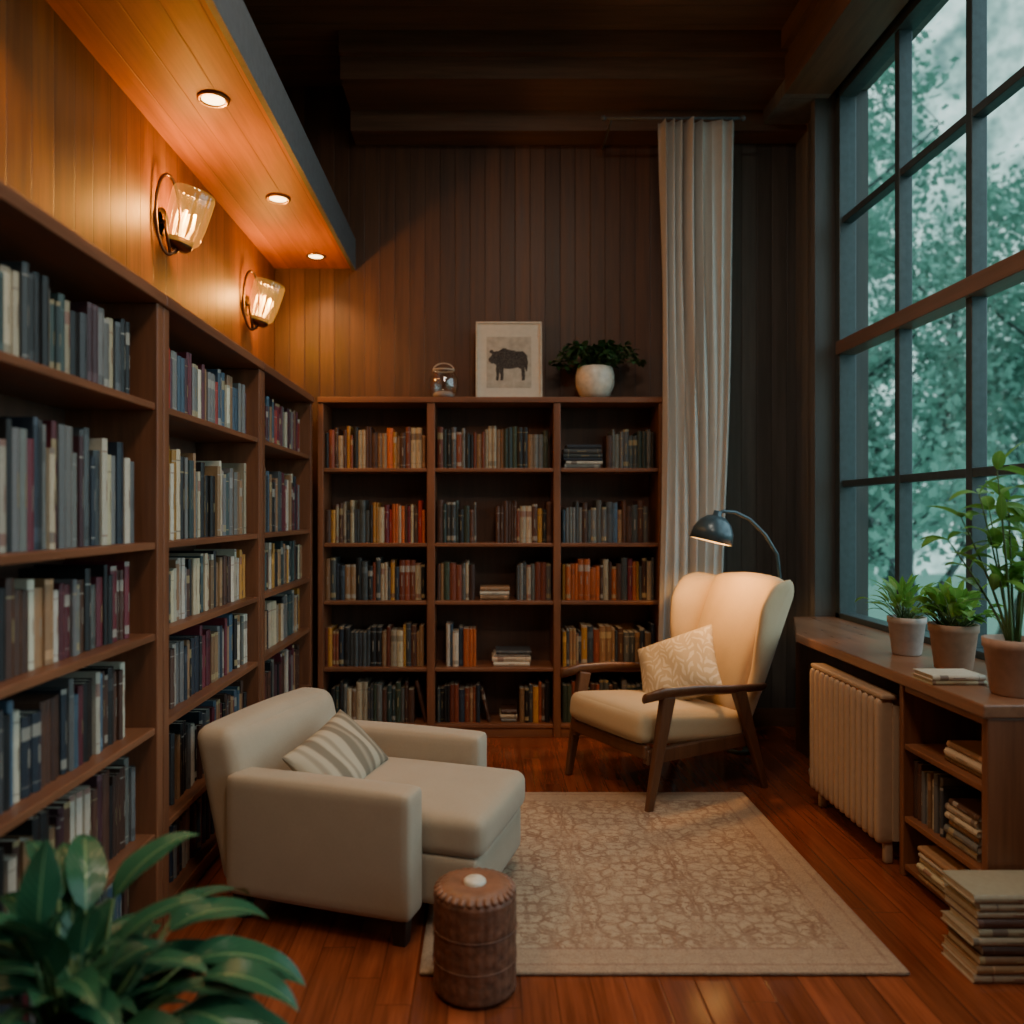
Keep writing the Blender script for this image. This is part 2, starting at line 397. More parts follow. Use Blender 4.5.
def run(F,x0,x1,hr,pal,group,where,lean=0,wr=(.015,.038),nrm=(0,-1,0),dr=(.15,.19)):
    x=x0; nrm=Vector(nrm); last=None
    while x<x1-.012:
        W=min(U(*wr),x1-x); H=U(*hr); D=U(*dr)
        if R()<.2 and last and last[0]<=x1-x: W,H,cn=last
        else: cn=random.choice(pal)
        last=(W,H,cn)
        lab='%s hardback book standing upright %s'%(NM.get(cn,cn),where)
        addbook(F@Matrix.Translation((x,U(0,.014),0)),W,D,H,cn,lab,group,nrm); x+=W+.0015
    for k in range(lean):
        W=U(.018,.03);H=U(*hr);D=.16;th=U(.16,.26); cn=random.choice(pal)
        xx=x+H*math.sin(th)+ (0.002)
        L=Matrix.Translation((xx,.005,0))@Matrix(((math.cos(th),0,-math.sin(th),0),(0,1,0,0),(math.sin(th),0,math.cos(th),0),(0,0,0,1)))
        addbook(F@L,W,D,H,cn,'%s hardback book leaning on neighbours %s'%(NM.get(cn,cn),where),group,nrm)
    return x
def stack(F,x0,L,n,pal,group,where,nrm=(0,-1,0),dr=(.15,.19),wr=(.018,.032),lr=None):
    z=0
    for i in range(n):
        W=U(*wr); H=L*U(.86,1); D=U(*dr); cn=random.choice(pal)
        S=Matrix(((0,0,-1,x0+L-U(0,L-H)),(0,1,0,U(0,.015)),(1,0,0,z),(0,0,0,1)))
        addbook(F@S,W,D,H,cn,'%s hardback book lying in a stack %s'%(NM.get(cn,cn),where),group,Vector(nrm),force=True); z+=W+.0008
hl=[(.19,.235),(.21,.285),(.20,.255),(.18,.245),(.25,.34),(.19,.255)]
palL=[[LE,LD,LE,LD,LB,LA],[LE,LE,LE,LG,LG,LR],[LG,LD,LG,LG,LE,LR]]
rown=['lowest','fifth','fourth','third','second','top']
for bi,(a,b) in enumerate(LC):
    for si,z in enumerate(SL):
        F=frame((XF-.05,0,z+.0005),(0,1,0),(-1,0,0))
        end=b-.052-(U(.03,.09) if bi==0 else U(.0,.08))
        run(F,a+.052,end,hl[si],palL[bi][si],'books on the %s shelf of a tall bookcase'%rown[si],'on a tall bookcase shelf',nrm=(1,0,0),dr=(.17,.22),wr=(.017,.041))
def X(p,d=5.04): return (p-485)*d/800
gb='books on the wide bookcase'
B=lambda r:frame((0,BYF+.045,SB[r]+.0005),(1,0,0),(0,1,0))
wb='on the wide bookcase'
def rb(r,p0,p1,pal,lean=0,hr=None):
    hr=hr or (.205,.27); lo=[-1.013,-.313,.477]; x0=X(p0)
    for q in lo:
        if abs(q-x0)<.06: x0=max(x0,q)
    run(B(r),x0,min(X(p1),1.085),hr,pal,gb,wb,lean)
rb(4,323,425,BO);rb(3,323,425,BR);rb(2,323,425,BT);rb(1,323,424,BT);rb(0,330,414,BM,1)
rb(4,437,550,BM);rb(3,437,476,BM);rb(3,496,552,BO);rb(2,437,476,BM);rb(2,517,552,BM);rb(1,446,478,['teal','navy','white','blue','orange'],0)
rb(0,437,480,BT,1);rb(0,520,552,BT)
stack(B(2),X(479),.20,3,['white','cream','tan'],gb,wb);stack(B(1),X(492),.25,4,['slate','white','navy','cream'],gb,wb);stack(B(0),X(500),.11,3,BM,gb,wb)
stack(B(4),X(564),.25,6,['slate','teal','white','grey','navy'],gb,wb);rb(4,607,655,['slate','grey','teal','black','brown'],0)
rb(3,563,649,['grey','slate','tan','blue','brown'],0);rb(2,563,655,BR+['orange','red']);rb(1,563,656,BT);rb(0,563,655,BM)
CY0,CY1=2.6,3.13; CX=1.62; CS=[.05,.235,.515]
def RF(y,z,x=CX+.03): return frame((x,y,z+.0005),(0,-1,0),(1,0,0))
gc='books in the low window cabinet'; wc='in the low cabinet'
run(RF(CY1-.035,CS[1]),0,.21,(.17,.23),['tan','slate','cream','brown','teal','grey'],gc,wc,nrm=(-1,0,0),dr=(.12,.15),wr=(.015,.028))
stack(RF(CY1-.035,CS[1],CX+.02),.225,.2,6,['tan','cream','brown','grey'],gc,wc,(-1,0,0))
stack(RF(CY1-.035,CS[2]),.2,.24,3,['cream','tan','slate'],gc,wc,(-1,0,0))
stack(RF(CY1-.035,CS[0],CX-.02),.12,.34,6,['cream','tan','white','cream'],gc,wc,(-1,0,0),(.2,.23),(.018,.026))
stack(frame((1.455,2.38,.0005),(1,0,0),(0,1,0)),0,.31,10,['cream','tan','brown','tan','cream'],'stacked books on the floor','on the floor',(0,-1,0),(.16,.185),(.022,.030))
stack(frame((1.60,2.86,.7905),(1,0,0),(0,1,0)),0,.20,2,['white','cream'],'books on the window ledge','on the ledge',(0,-1,0),(.13,.15),(.014,.02))
GOLD=(.35,.27,.13)
def bookgeo(mb,W,D,H,col,M=None):
    t=.0028; r=min(.006,W*.2); rs=random.Random(int(W*1e6+H*1e5))
    lum=sum(col)/3; acc=rs.choice([GOLD,(.35,.32,.26),tuple(k*.5 for k in col),tuple(min(1,k*1.8+.03) for k in col)]) if lum<.2 else rs.choice([tuple(k*.4 for k in col),(.1,.06,.05),(.2,.07,.05)])
    acc=tuple(.25*a+.75*b for a,b in zip(col,acc))
    mb.box((0,.004,0),(t,D,H),0,col,M); mb.box((W-t,.004,0),(W,D,H),0,col,M)
    mb.box((t,.004,.004),(W-t,D-.006,H-.004),0,(.5,.44,.34),M)
    st,cs=rs.choice([([0,.08,.095,.87,.885,1],[col,acc,col,acc,col]),([0,.05,.8,.82,.9,1],[col,col,acc,col,col]),([0,.12,.13,.70,.86,1],[col,acc,col,acc,col]),([0,.1,.3,.5,.75,1],[col]*5),([0,.06,.17,.18,.94,1],[col,acc,col,col,acc])])
    xs=[0,.12,.35,.65,.88,1]; ys=[.004,.0012,-.0006,-.0006,.0012,.004]
    vs=[]
    for s_ in st:
        for a,b in zip(xs,ys): vs.append((a*W,b-(r*.3 if .2<a<.8 else 0),s_*H))
    for i in range(5):
        mb.add(vs,[(i*6+j,i*6+j+1,(i+1)*6+j+1,(i+1)*6+j) for j in range(5)],0,cs[i],M)
    y=-.0008-r*.3-.0006; w=W*rs.uniform(.10,.17)
    z0=H*rs.uniform(.34,.42); z1=H*rs.uniform(.55,.66)
    mb.add([(W/2-w/2,y,z0),(W/2+w/2,y,z0),(W/2+w/2,y,z1),(W/2-w/2,y,z1)],[(0,1,2,3)],0,acc,M)
specs.sort(key=lambda s:-s[0])
rest=MB()
for i,(a,M,W,D,H,cn,lab,gr) in enumerate(specs):
    kf=U(.6,1.2); col=tuple(min(1,k*kf*U(.96,1.04)) for k in PAL[cn])
    if i<300 and a>0:
        mb=MB(); bookgeo(mb,W,D,H,col)
        o=bpy.data.objects.new('book',mb.mesh('book',M_book,True)); link(o); o.matrix_world=M; tag(o,lab,'book',gr)
    else: bookgeo(rest,W,D,H,col,M)
o=rest.obj('books',M_book,col=True); tag(o,'many assorted hardback books filling the remaining shelves','books',kind='stuff')
# ------------------------------------------------------------ armchair
AC=top('armchair','low beige linen lounge chair with boxy arms','armchair',(-.45,3.04,0),math.radians(72))
MB().soft((.285,.30,.1),.02,T(0,0.0,.205)).obj('seat_base',M_fab,AC)
MB().soft((.284,.385,.07),.04,T(0,-.17,.335),(0,.008,.022),16).obj('seat_cushion',M_fab,AC)
MB().soft((.280,.12,.085),.022,T(0,-.415,.185),(0,.004,0)).obj('seat_front_panel',M_fab,AC)
for s in (-1,1):
    MB().soft((.062,.345,.205),.022,T(s*.350,-.008,.3),(.006,0,.008),14).obj('armrest',M_fab,AC)
MB().soft((.375,.085,.275),.050,T(0,.295,.37),(0,.03,.015),18,0,lambda P,p:Vector((P.x,P.y+.24*(P.z+.27),P.z))).obj('backrest',M_fab,AC)
for sx in (-1,1):
    for y in (-.3,.3): MB().bar((sx*.35,y,.12),(sx*.35,y,0),.06,.06,.045,.045).obj('leg',M_blackleg,AC,bevel=.004)
def pillow(name,w,h,t,mat,label,M):
    vs=[];fs=[];n=18;mb=MB()
    for sg in (1,-1):
        vs=[];fs=[]
        for i in range(n+1):
            for j in range(n+1):
                u=math.sin((-1+2*i/n)*pi/2);v=math.sin((-1+2*j/n)*pi/2)
                x=w/2*u*(1-.07*(1-v*v)*u*u);y=h/2*v*(1-.07*(1-u*u)*v*v)
                z=sg*t/2*(max(0,(1-u**2)*(1-v**2)))**.42
                z+=.008*math.sin(u*7+v*3)*(1-u*u)*(1-v*v)
                vs.append((x,y,z))
        for i in range(n):
            for j in range(n):
                q=(i*(n+1)+j,(i+1)*(n+1)+j,(i+1)*(n+1)+j+1,i*(n+1)+j+1); fs.append(q if sg>0 else q[::-1])
        mb.add(vs,fs,0,None,None,True)
    o=mb.obj(name,mat); o.matrix_world=M; return tag(o,label,'cushion')
t=NT('striped_fabric'); x=t.sep(t.coord()); s1=t.math('SINE',t.math('MULTIPLY',x[0],95.0)); s2=t.math('SINE',t.math('MULTIPLY',x[0],41.0))
t.l.new(t.ramp(t.math('ADD',t.math('MULTIPLY',t.math('ADD',s1,s2),.25),.5),[(.35,(.42,.35,.25)),(.5,(.29,.235,.165)),(.7,(.18,.145,.10))]),t.b.inputs['Base Color']); t.b.inputs['Roughness'].default_value=.9; t.bump(t.noise(t.coord(),150),.2,.002); M_str=t.m
t=NT('leaf_print_fabric'); x=t.sep(t.coord()); n3=t.noise(t.coord(),9,2); n4=t.noise(t.coord(),7,1)
xd=t.math('ADD',x[0],t.math('MULTIPLY',n3,.14)); yd=t.math('ADD',x[1],t.math('MULTIPLY',n4,.18))
px_=t.math('PINGPONG',t.math('ADD',xd,.5),.05)
ch=t.math('SINE',t.math('MULTIPLY',t.math('ADD',yd,t.math('MULTIPLY',px_,1.3)),120.0)); st_=t.math('SINE',t.math('MULTIPLY',px_,62.0)); nn=t.noise(t.coord(),18)
f_=t.math('MULTIPLY',t.ramp(ch,[(.0,(0,0,0)),(.5,(1,1,1))]),t.ramp(t.math('ADD',st_,nn),[(.9,(0,0,0)),(1,(1,1,1))]))
t.l.new(t.mix(f_,c4((.46,.36,.23)),c4((.60,.51,.37))),t.b.inputs['Base Color']); t.b.inputs['Roughness'].default_value=.9; t.bump(t.noise(t.coord(),150),.2,.002); M_lp=t.m
A0=Matrix.Translation((-.45,3.04,0))@Matrix.Rotation(math.radians(72),4,'Z')
pillow('cushion',.48,.28,.13,M_str,'beige striped lumbar cushion leaning on the lounge chair back',A0@T(-.06,.085,.485,math.radians(44),0,math.radians(-4))@Matrix.Rotation(math.radians(10),4,'Z'))
# ------------------------------------------------------------ wing chair
WM=Matrix.Translation((.93,4.205,0))@Matrix.Rotation(math.radians(-61),4,'Z')
WC=top('armchair','cream upholstered wing chair with brown wooden arms and legs','armchair',(.93,4.205,0),math.radians(-61))
MB().soft((.30,.35,.075),.05,T(0,-.05,.355,math.radians(-6)),(0,.01,.025),16).obj('seat_cushion',M_fab2,WC)
mb=MB(); 
mb.box((-.30,-.37,.245),(.30,-.33,.31)).box((-.31,-.36,.22),(-.27,.3,.29)).box((.27,-.36,.22),(.31,.3,.29)).box((-.30,.24,.2),(.30,.275,.27))
mb.obj('seat_rail',M_chairwood,WC,bevel=.008)
ln=math.radians(26); BT_=Matrix.Translation((0,.495,.70))@Matrix.Rotation(-ln,4,'X')
def backfn(P,p):
    v=(P.z+.40)/.80
    P=Vector((P.x*(.86+.14*min(1,v*1.3)),P.y,P.z-.018*(P.x/.25)**2*max(0,v-.5)*2))
    P.y+=.005*(math.exp(-((abs(P.x)-.10)/.014)**2)) if p[1]<0 else 0
    return P
MB().soft((.25,.06,.40),.055,BT_,(0,.038,.012),34,0,backfn).obj('backrest',M_fab2,WC)
for s in (-1,1):
    mb=MB(); nv_,nu_=34,18; vs=[];fs=[]
    for j in range(nv_+1):
        v=j/nv_
        ext=.05+.115*(1/(1+math.exp(-(v-.40)/.07)))+.03*math.exp(-((v-.72)/.14)**2)
        if v>.84: ext*=1-.38*((v-.84)/.16)**2
        flare=.035+.075*math.sin(min(1,v/.8)*pi/2)
        rt=1 if v<.90 else max(.15,math.sqrt(max(0,1-((v-.90)/.102)**2)))
        for i in range(nu_+1):
            a=2*pi*i/nu_; cx=math.cos(a); sy=math.sin(a)
            ly=sy*(ext*.5+.04)*(1 if v<.88 else 1-.35*((v-.88)/.12)**2)
            fwd=.5-.5*sy
            x=s*(.226+flare*(.25+.75*fwd**1.3))+s*cx*.040*rt
            y=-(ext*.5)+.025+ly
            z=.79*v-.03*fwd*max(0,v-.6)*2.5
            vs.append(BT_@Vector((x,y,z-.40)))
    k=nu_+1
    for j in range(nv_):
        for i in range(nu_): 
            q=(j*k+i,j*k+i+1,(j+1)*k+i+1,(j+1)*k+i); fs.append(q if s<0 else q[::-1])
    fs.append([i for i in range(nu_)]); fs.append([nv_*k+i for i in range(nu_)][::-1])
    mb.add(vs,fs,0,None,None,True).obj('wing',M_fab2,WC)
for s in (-1,1):
    mb=MB()
    pts=[(s*.335,-.40,.545),(s*.345,-.3,.56),(s*.35,-.1,.555),(s*.345,.12,.535),(s*.335,.38,.52)]
    mb.tube(pts,[.034,.042,.038,.033,.028],12,flat=.52); 
    mb.obj('armrest',M_chairwood,WC)
    MB().bar((s*.335,-.26,.545),(s*.325,-.37,0),.042,.075,.03,.036).obj('leg',M_chairwood,WC,bevel=.008)
    MB().bar((s*.335,.2,.53),(s*.325,.40,0),.042,.075,.03,.036).obj('leg',M_chairwood,WC,bevel=.008)
pillow('cushion',.45,.43,.16,M_lp,'cream cushion with pale leaf print resting on the wing chair',WM@T(-.03,.14,.575,math.radians(50),0,math.radians(14))@Matrix.Rotation(math.radians(30),4,'Z'))
# ------------------------------------------------------------ floor lamp
lo=Vector((1.52,4.76,0))
FL=top('floor_lamp','blue grey enamel arc reading lamp behind the wing chair','lamp',tuple(lo))
MB().lathe([(0,0),(.10,0),(.10,.015),(.09,.024),(.02,.03),(0,.03)],28).obj('base',M_darkm,FL)
P=[(1.52,4.76,.02),(1.55,4.73,.3),(1.61,4.67,.65),(1.655,4.60,.9),(1.67,4.53,1.05),(1.635,4.48,1.18),(1.555,4.44,1.29),(1.46,4.41,1.375),(1.37,4.38,1.415),(1.30,4.36,1.42),(1.262,4.35,1.405)]
MB().tube([Vector(p)-lo for p in P],.010,10).obj('pole',M_darkm,FL)
SM=T(1.235-lo.x,4.34-lo.y,1.30,0,math.radians(14),0)
MB().lathe([(.0,.125),(.022,.125),(.024,.10),(.05,.092),(.085,.062),(.108,.015),(.115,-.045),(.111,-.045),(.104,.012),(.082,.056),(.045,.085),(0,.09)],36,SM).obj('lamp_shade',M_darkm,FL)
MB().lathe([(.110,-.044),(.103,.010),(.081,.054),(.044,.083),(0,.088)],36,SM).obj('shade_lining',M_lampin,FL)
MB().lathe([(0,.05),(.02,.045),(.03,.015),(.024,-.01),(0,-.022)],16,SM).obj('bulb',M_bulb,FL)
light('SPOT','lamp_light',(1.235-lo.x,4.34-lo.y,1.255),26,(1,.50,.15),FL,.05,(math.radians(8),math.radians(-8),0),math.radians(135))
# ------------------------------------------------------------ sconces
for k,(y,z) in enumerate(((3.48,2.68),(4.70,2.64))):
    S=top('wall_sconce','bronze wall sconce with glowing tapered glass shade on panelled wall','wall lamp',(-1.4,y,z),group='wall sconces on the panelled wall')
    MB().lathe([(0,.018),(.05,.018),(.058,.008),(.06,0)],24,T(.018,-.04,-.02,0,-pi/2,0)).obj('backplate',M_bronze,S)
    pts=[]
    for i in range(32):
        a=2*pi*i/32
        pts.append((.045+.03*math.cos(a),-.06+.055*math.cos(a),.005+.17*math.sin(a)))
    mb=MB().tube(pts,.007,8,closed=True).tube([(.0,-.04,-.02),(.03,-.06,-.02),(.05,-.05,-.155)],.008,8)
    mb.tube([(.05,-.05,-.155),(.06,-.02,-.145),(.066,0,-.125),(.07,0,-.11)],.008,8)
    mb.obj('bracket',M_bronze,S)
    TM=T(.07,0,-.115,0,math.radians(16),0)@Matrix.Scale(1.16,4)
    MB().lathe([(0,-.012),(.03,-.012),(.045,0),(.047,.03),(.043,.03),(.04,.004),(0,.002)],24,TM).obj('holder',M_bronze,S)
    MB().lathe([(.046,.012),(.063,.03),(.071,.09),(.075,.16),(.076,.20),(.071,.214)],108,TM,0,lambda a,z:1+.035*abs(math.sin(a*9))).obj('lamp_shade',M_shade,S)
    mb=MB()
    for q in range(3):
        a=q*2.1+.4; mb.tube([(.014*math.cos(a),.014*math.sin(a),.03),(.028*math.cos(a),.028*math.sin(a),.08),(.022*math.cos(a),.022*math.sin(a),.135)],.0055,8,TM)
    mb.lathe([(0,.02),(.014,.02),(.014,.035),(0,.036)],12,TM)
    mb.obj('bulb',M_bulb,S)
    light('POINT','sconce_light',(.14,0,.04),19,(1,.50,.12),S,.04)
# ------------------------------------------------------------ recessed lights
for y in (.4,1.3,2.2,3.15,4.14,5.06):
    D=top('recessed_light','round brass rimmed recessed ceiling light in the soffit','ceiling light',(-1.07,y,3.04),group='recessed lights in the soffit')
    MB().lathe([(.045,-.001),(.062,-.001),(.062,-.008),(.052,-.011),(.045,-.006)],28).obj('rim',M_brass,D)
    MB().lathe([(0,-.004),(.046,-.004)],28).obj('lens',M_down,D)
    light('SPOT','downlight',(0,0,-.03),18,(1,.60,.26),D,.04,(0,0,0),math.radians(120))
# ------------------------------------------------------------ rug
t=NT('rug_wool'); x=t.sep(t.coord()); co_=t.coord()
hx,hy=.745,.79
ax=t.math('ABSOLUTE',x[0]); ay=t.math('ABSOLUTE',x[1])
edge=t.math('MINIMUM',t.math('SUBTRACT',hx,ax),t.math('SUBTRACT',hy,ay))
wob=t.math('MULTIPLY',t.noise(co_,16,2),.03)
tile=t.comb(t.math('ADD',t.math('PINGPONG',ax,.2),wob),t.math('ADD',t.math('PINGPONG',ay,.2),wob),0.0)
nwp=t.noise(tile,7,3)
vo=t.new('ShaderNodeTexVoronoi'); vo.feature='DISTANCE_TO_EDGE'; vo.inputs['Scale'].default_value=15
t.l.new(tile,vo.inputs['Vector']); vr=t.ramp(vo.outputs[0],[(.02,(1,1,1)),(.15,(0,0,0))])
v2=t.new('ShaderNodeTexVoronoi'); v2.inputs['Scale'].default_value=28; t.l.new(tile,v2.inputs['Vector'])
dots=t.ramp(v2.outputs[0],[(.2,(1,1,1)),(.5,(0,0,0))])
wn=t.ramp(t.math('SINE',t.math('MULTIPLY',nwp,60.0)),[(.2,(0,0,0)),(.9,(1,1,1))])
pat=t.math('MAXIMUM',t.math('MULTIPLY',vr,.85),t.math('MULTIPLY',dots,.8)); pat=t.math('MAXIMUM',pat,t.math('MULTIPLY',wn,.7))
wear=t.ramp(t.noise(co_,7,7,.8),[(.34,(.2,.2,.2)),(.60,(1,1,1))])
field=t.mix(t.math('MULTIPLY',pat,wear),c4((.44,.32,.21)),c4((.20,.09,.05)))
bord=t.mix(t.math('MULTIPLY',pat,wear),c4((.35,.225,.145)),c4((.45,.34,.23)))
inb=t.math('LESS_THAN',edge,.13); col=t.mix(t.math('MULTIPLY',inb,.5),field,bord)
for e0 in (.13,.04): 
    ln_=t.math('LESS_THAN',t.math('ABSOLUTE',t.math('SUBTRACT',edge,e0)),.006); col=t.mix(t.math('MULTIPLY',ln_,t.math('MULTIPLY',wear,.5)),col,c4((.22,.10,.07)))
col=t.mix(.35,col,t.mix(1.0,col,t.ramp(t.noise(co_,140,2),[(.35,(.5,.5,.5)),(.65,(1.3,1.3,1.3))]),'MULTIPLY'))
t.l.new(col,t.b.inputs['Base Color']); t.b.inputs['Roughness'].default_value=.95
t.bump(t.noise(co_,200,3),.7,.006); M_rug=t.m
o=MB().soft((hx,hy,.007),.006,n=14).obj('rug',M_rug,loc=(.545,3.215,.0085)); tag(o,'faded beige and rust patterned wool rug on hardwood floor','rug')
# ------------------------------------------------------------ pouf
PF=top('pouf','round brown leather ribbed pouf on the rug edge','pouf',(-.03,2.37,.002))
def weave(a,z): return 1+.020*abs(math.sin(a*14))*(.6+.4*math.sin(z*160))
prof2=[(0,0),(.105,0),(.119,.012)]+[(.121,.012+.27*i/40) for i in range(1,41)]+[(.108,.297)]
MB().lathe(prof2,168,fn=weave).obj('body',M_leather,PF)
MB().lathe([(.111,.294),(.1,.308),(.07,.314),(.03,.310),(0,.308)],96,fn=lambda a,z:1+.03*abs(math.sin(a*12))).obj('top_pad',M_leather2,PF)
mb=MB()
for i in range(30):
    a=2*pi*i/30; mb.soft((.014,.009,.010),.008,T(.108*math.cos(a),.108*math.sin(a),.296,0,.5,a),n=6)
mb.obj('rim_knots',M_leather2,PF)
mb=MB()
for z in (.10,.19): mb.tube([(.1235*math.cos(i*pi/24),.1235*math.sin(i*pi/24),z) for i in range(48)],.002,6,closed=True)
mb.obj('stitching',M_leather,PF)
MB().lathe([(0,.324),(.026,.323),(.033,.317),(.033,.308)],24,T(0,.0,0)).obj('button',M_white,PF)
# ------------------------------------------------------------ curtain and rod
CU=top('curtain','long grey beige linen curtain hanging beside the bookcase','curtain',(1.31,4.93,0))
vs=[];fs=[];nx,nz=170,60
rs=random.Random(9); FO=[(rs.uniform(2.0,9),rs.uniform(0,6.3),rs.uniform(.008,.022)) for _ in range(6)]
for j in range(nz+1):
    v=j/nz; z=3.83-v*3.78
    for i in range(nx+1):
        u=i/nx; wd=.235-.035*math.sin(v*pi*.6)-.02*max(0,.25-abs(v-.62)); 
        y=0
        uu=u+.05*math.sin(v*3.1+u*4)+.02*math.sin(v*7)
        for fq,ph,am in FO: y+=am*math.sin(uu*2*pi*fq+ph)*(.7+.45*math.sin(v*5+ph))
        y=max(-.075,min(.075,y))
        vs.append(((u*2-1)*wd-.04*v*v+.015*math.sin(v*5+.5)*v+.006*math.sin(u*50),y,z))
for j in range(nz):
    for i in range(nx): k=j*(nx+1)+i; fs.append((k,k+1,k+nx+2,k+nx+1))
MB().add(vs,fs,0,None,None,True).obj('curtain_panel',M_curt,CU,solid=.003)
CR=top('curtain_rod','thin metal curtain rod with round ends under the beam','curtain rod',(1.16,4.93,3.845))
MB().tube([(-.42,0,0),(.42,0,0)],.009,12).obj('rod',M_gray,CR)
for s in (-1,1):
    MB().lathe([(0,-.018),(.012,-.014),(.018,0),(.012,.014),(0,.018)],14,T(s*.43,0,0,0,pi/2,0)).obj('finial',M_gray,CR)
    MB().tube([(s*.38,0,0),(s*.38,.1,-.012),(s*.38,.385,-.012)],.007,8).obj('bracket',M_gray,CR)
# ------------------------------------------------------------ ledge, low cabinet, radiator
poly=[(1.60,2.57),(2.1,2.57),(2.1,4.8),(1.85,4.8),(1.60,4.12)]
mb=MB(); n=len(poly); vs=[(x,y,.745) for x,y in poly]+[(x,y,.79) for x,y in poly]
mb.add(vs,[list(range(n))[::-1],[n+i for i in range(n)]]+[(i,(i+1)%n,n+(i+1)%n,n+i) for i in range(n)])
tag(mb.obj('window_ledge',M_ledge,bevel=.006),'long brown wooden ledge under the tall window','window ledge')
CB=top('low_cabinet','low brown wooden open cabinet holding stacked books','cabinet',(CX,2.86,0)); oc=Vector((CX,2.86,0))
def cb(n,lo,hi,m): return mbox(n,tuple(Vector(lo)-oc),tuple(Vector(hi)-oc),m,CB)
cb('side_panel',(CX,CY0-.02,0),(2.055,CY0+.012,.744),M_case); cb('side_panel',(CX,CY1-.03,0),(2.055,CY1,.744),M_case)
cb('back_panel',(1.9,CY0+.012,0),(1.912,CY1-.03,.744),M_caseB)
cb('top_rail',(CX+.005,CY0+.013,.715),(1.89,CY1-.031,.743),M_caseH)
for z in CS: cb('shelf',(CX+.004,CY0+.013,z-.022),(1.899,CY1-.031,z),M_caseH)
mb=MB().box((1.86,CY1+.001,0),(1.9,4.79,.744)); struct(mb,'trim_6',M_caseB,'dark panel under the window ledge','trim')
RD=top('radiator','tan ribbed panel radiator under the wooden ledge','radiator',(1.62,3.53,0))
mb=MB(); nR=13
for i in range(nR):
    y=-.345+.69*(i+.5)/nR; mb.soft((.036,.0195,.29),.017,T(-.02,y,.375),n=8)
mb.box((.005,-.345,.1),(.03,.345,.64)); mb.soft((.034,.35,.012),.010,T(-.01,0,.674),n=8)
mb.obj('radiator_body',M_rad,RD)
for y in (-.31,.31): MB().soft((.018,.014,.05),.01,T(0,y,.05),n=6).obj('foot',M_rad,RD)
mb=MB().tube([(.03,.35,.14),(.03,.40,.14),(.03,.40,0)],.01,8).lathe([(0,-.02),(.02,-.02),(.022,.03),(0,.032)],14,T(.0,.38,.14,0,-pi/2,0)); mb.obj('valve',M_white,RD)
# ------------------------------------------------------------ plants
def pot(par,r,h,mat,rim=True):
    p=[(0,0),(r*.72,0),(r*.78,.006),(r*.98,h*.82),(r*1.04,h*.84),(r*1.05,h),(r*.93,h),(r*.9,h*.88),(0,h*.88)]
    MB().lathe(p,32).obj('pot',mat,par); MB().lathe([(0,h*.885),(r*.88,h*.885)],20).obj('soil',M_soil,par)
PX,PY=-.84,1.62
pl=top('potted_plant','broad leaved dark green houseplant in a floor pot','plant',(PX,PY,0))
pot(pl,.15,.30,M_clay)
mb=MB(); ms=MB(); random.seed(23)
def bl(a,el,sl,Ln,dr,wf=.42):
    hh=Vector((math.cos(a)*math.cos(el),math.sin(a)*math.cos(el),math.sin(el))); b0=Vector((U(-.03,.03),U(-.03,.03),.27)); tip=b0+hh*sl
    d2=Vector((hh.x+U(-.15,.15),hh.y+U(-.15,.15),hh.z*.35)).normalized()
    if (tip+d2*Ln).x+PX<-1.05 or (tip+d2*Ln*.5).x+PX<-1.03: return
    ms.tube([b0,b0+hh*sl*.5+Vector((0,0,.01)),tip],[.006,.005,.003],6); mb.leaf(tip,d2,Ln,Ln*wf,dr,14,3,.2,wav=.10)
for i in range(115):
    bl(U(0,2*pi),U(.2,1.45),U(.08,.29),U(.16,.24),U(.6,1.8),U(.32,.44))
for (a,el,sl,Ln) in ((-.25,.6,.26,.25),(.15,.75,.27,.26),(-.6,.45,.27,.24),(-.9,.6,.28,.24),(.6,.9,.30,.24),(1.5,1.25,.31,.22),(-.1,.4,.30,.24),(.35,.6,.28,.24),(-1.3,.8,.27,.22),(.9,.9,.30,.24),(-1.6,1.3,.32,.22),(1.2,1.35,.32,.22),(0,.62,.33,.22),(2.0,1.4,.33,.2),(-1.9,1.4,.31,.2)):
    bl(a,el,sl,Ln,1.3,.40)
mb.obj('foliage',M_leafA,pl); ms.obj('stems',M_stem,pl)
def bushy(x,y,r,h,mat,n,Ln,wd,up,label,droop=.8,z=.7905,lm=M_leafB,seed=1):
    e=top('potted_plant',label,'plant',(x,y,z)); pot(e,r,h,mat); m=MB(); s=MB()
    for i in range(n):
        a=U(0,2*pi); el=U(.5,1.45); hh=Vector((math.cos(a)*math.cos(el),math.sin(a)*math.cos(el),math.sin(el)))
        b0=Vector((U(-.5,.5)*r*.8,U(-.5,.5)*r*.8,h*.87)); tip=b0+hh*up*U(.3,1)
        s.tube([b0,tip],[.003,.0015],5); m.leaf(tip,hh,Ln*U(.7,1.1),wd*U(.7,1.1),droop*U(.6,1.8),6,1)
    m.obj('foliage',lm,e); s.obj('stems',M_stem,e); return e
bushy(1.845,3.50,.075,.165,M_clay2,55,.11,.032,.15,'small leafy green plant in a grey pot on the ledge',1.1)
bushy(1.85,3.16,.086,.18,M_clay,100,.08,.046,.15,'bushy green plant in a terracotta pot on the ledge',1.2)
e=top('potted_plant','tall slender stemmed green plant in a terracotta pot on the ledge','plant',(1.80,2.72,.7905)); pot(e,.092,.19,M_clay)
m=MB();s=MB()
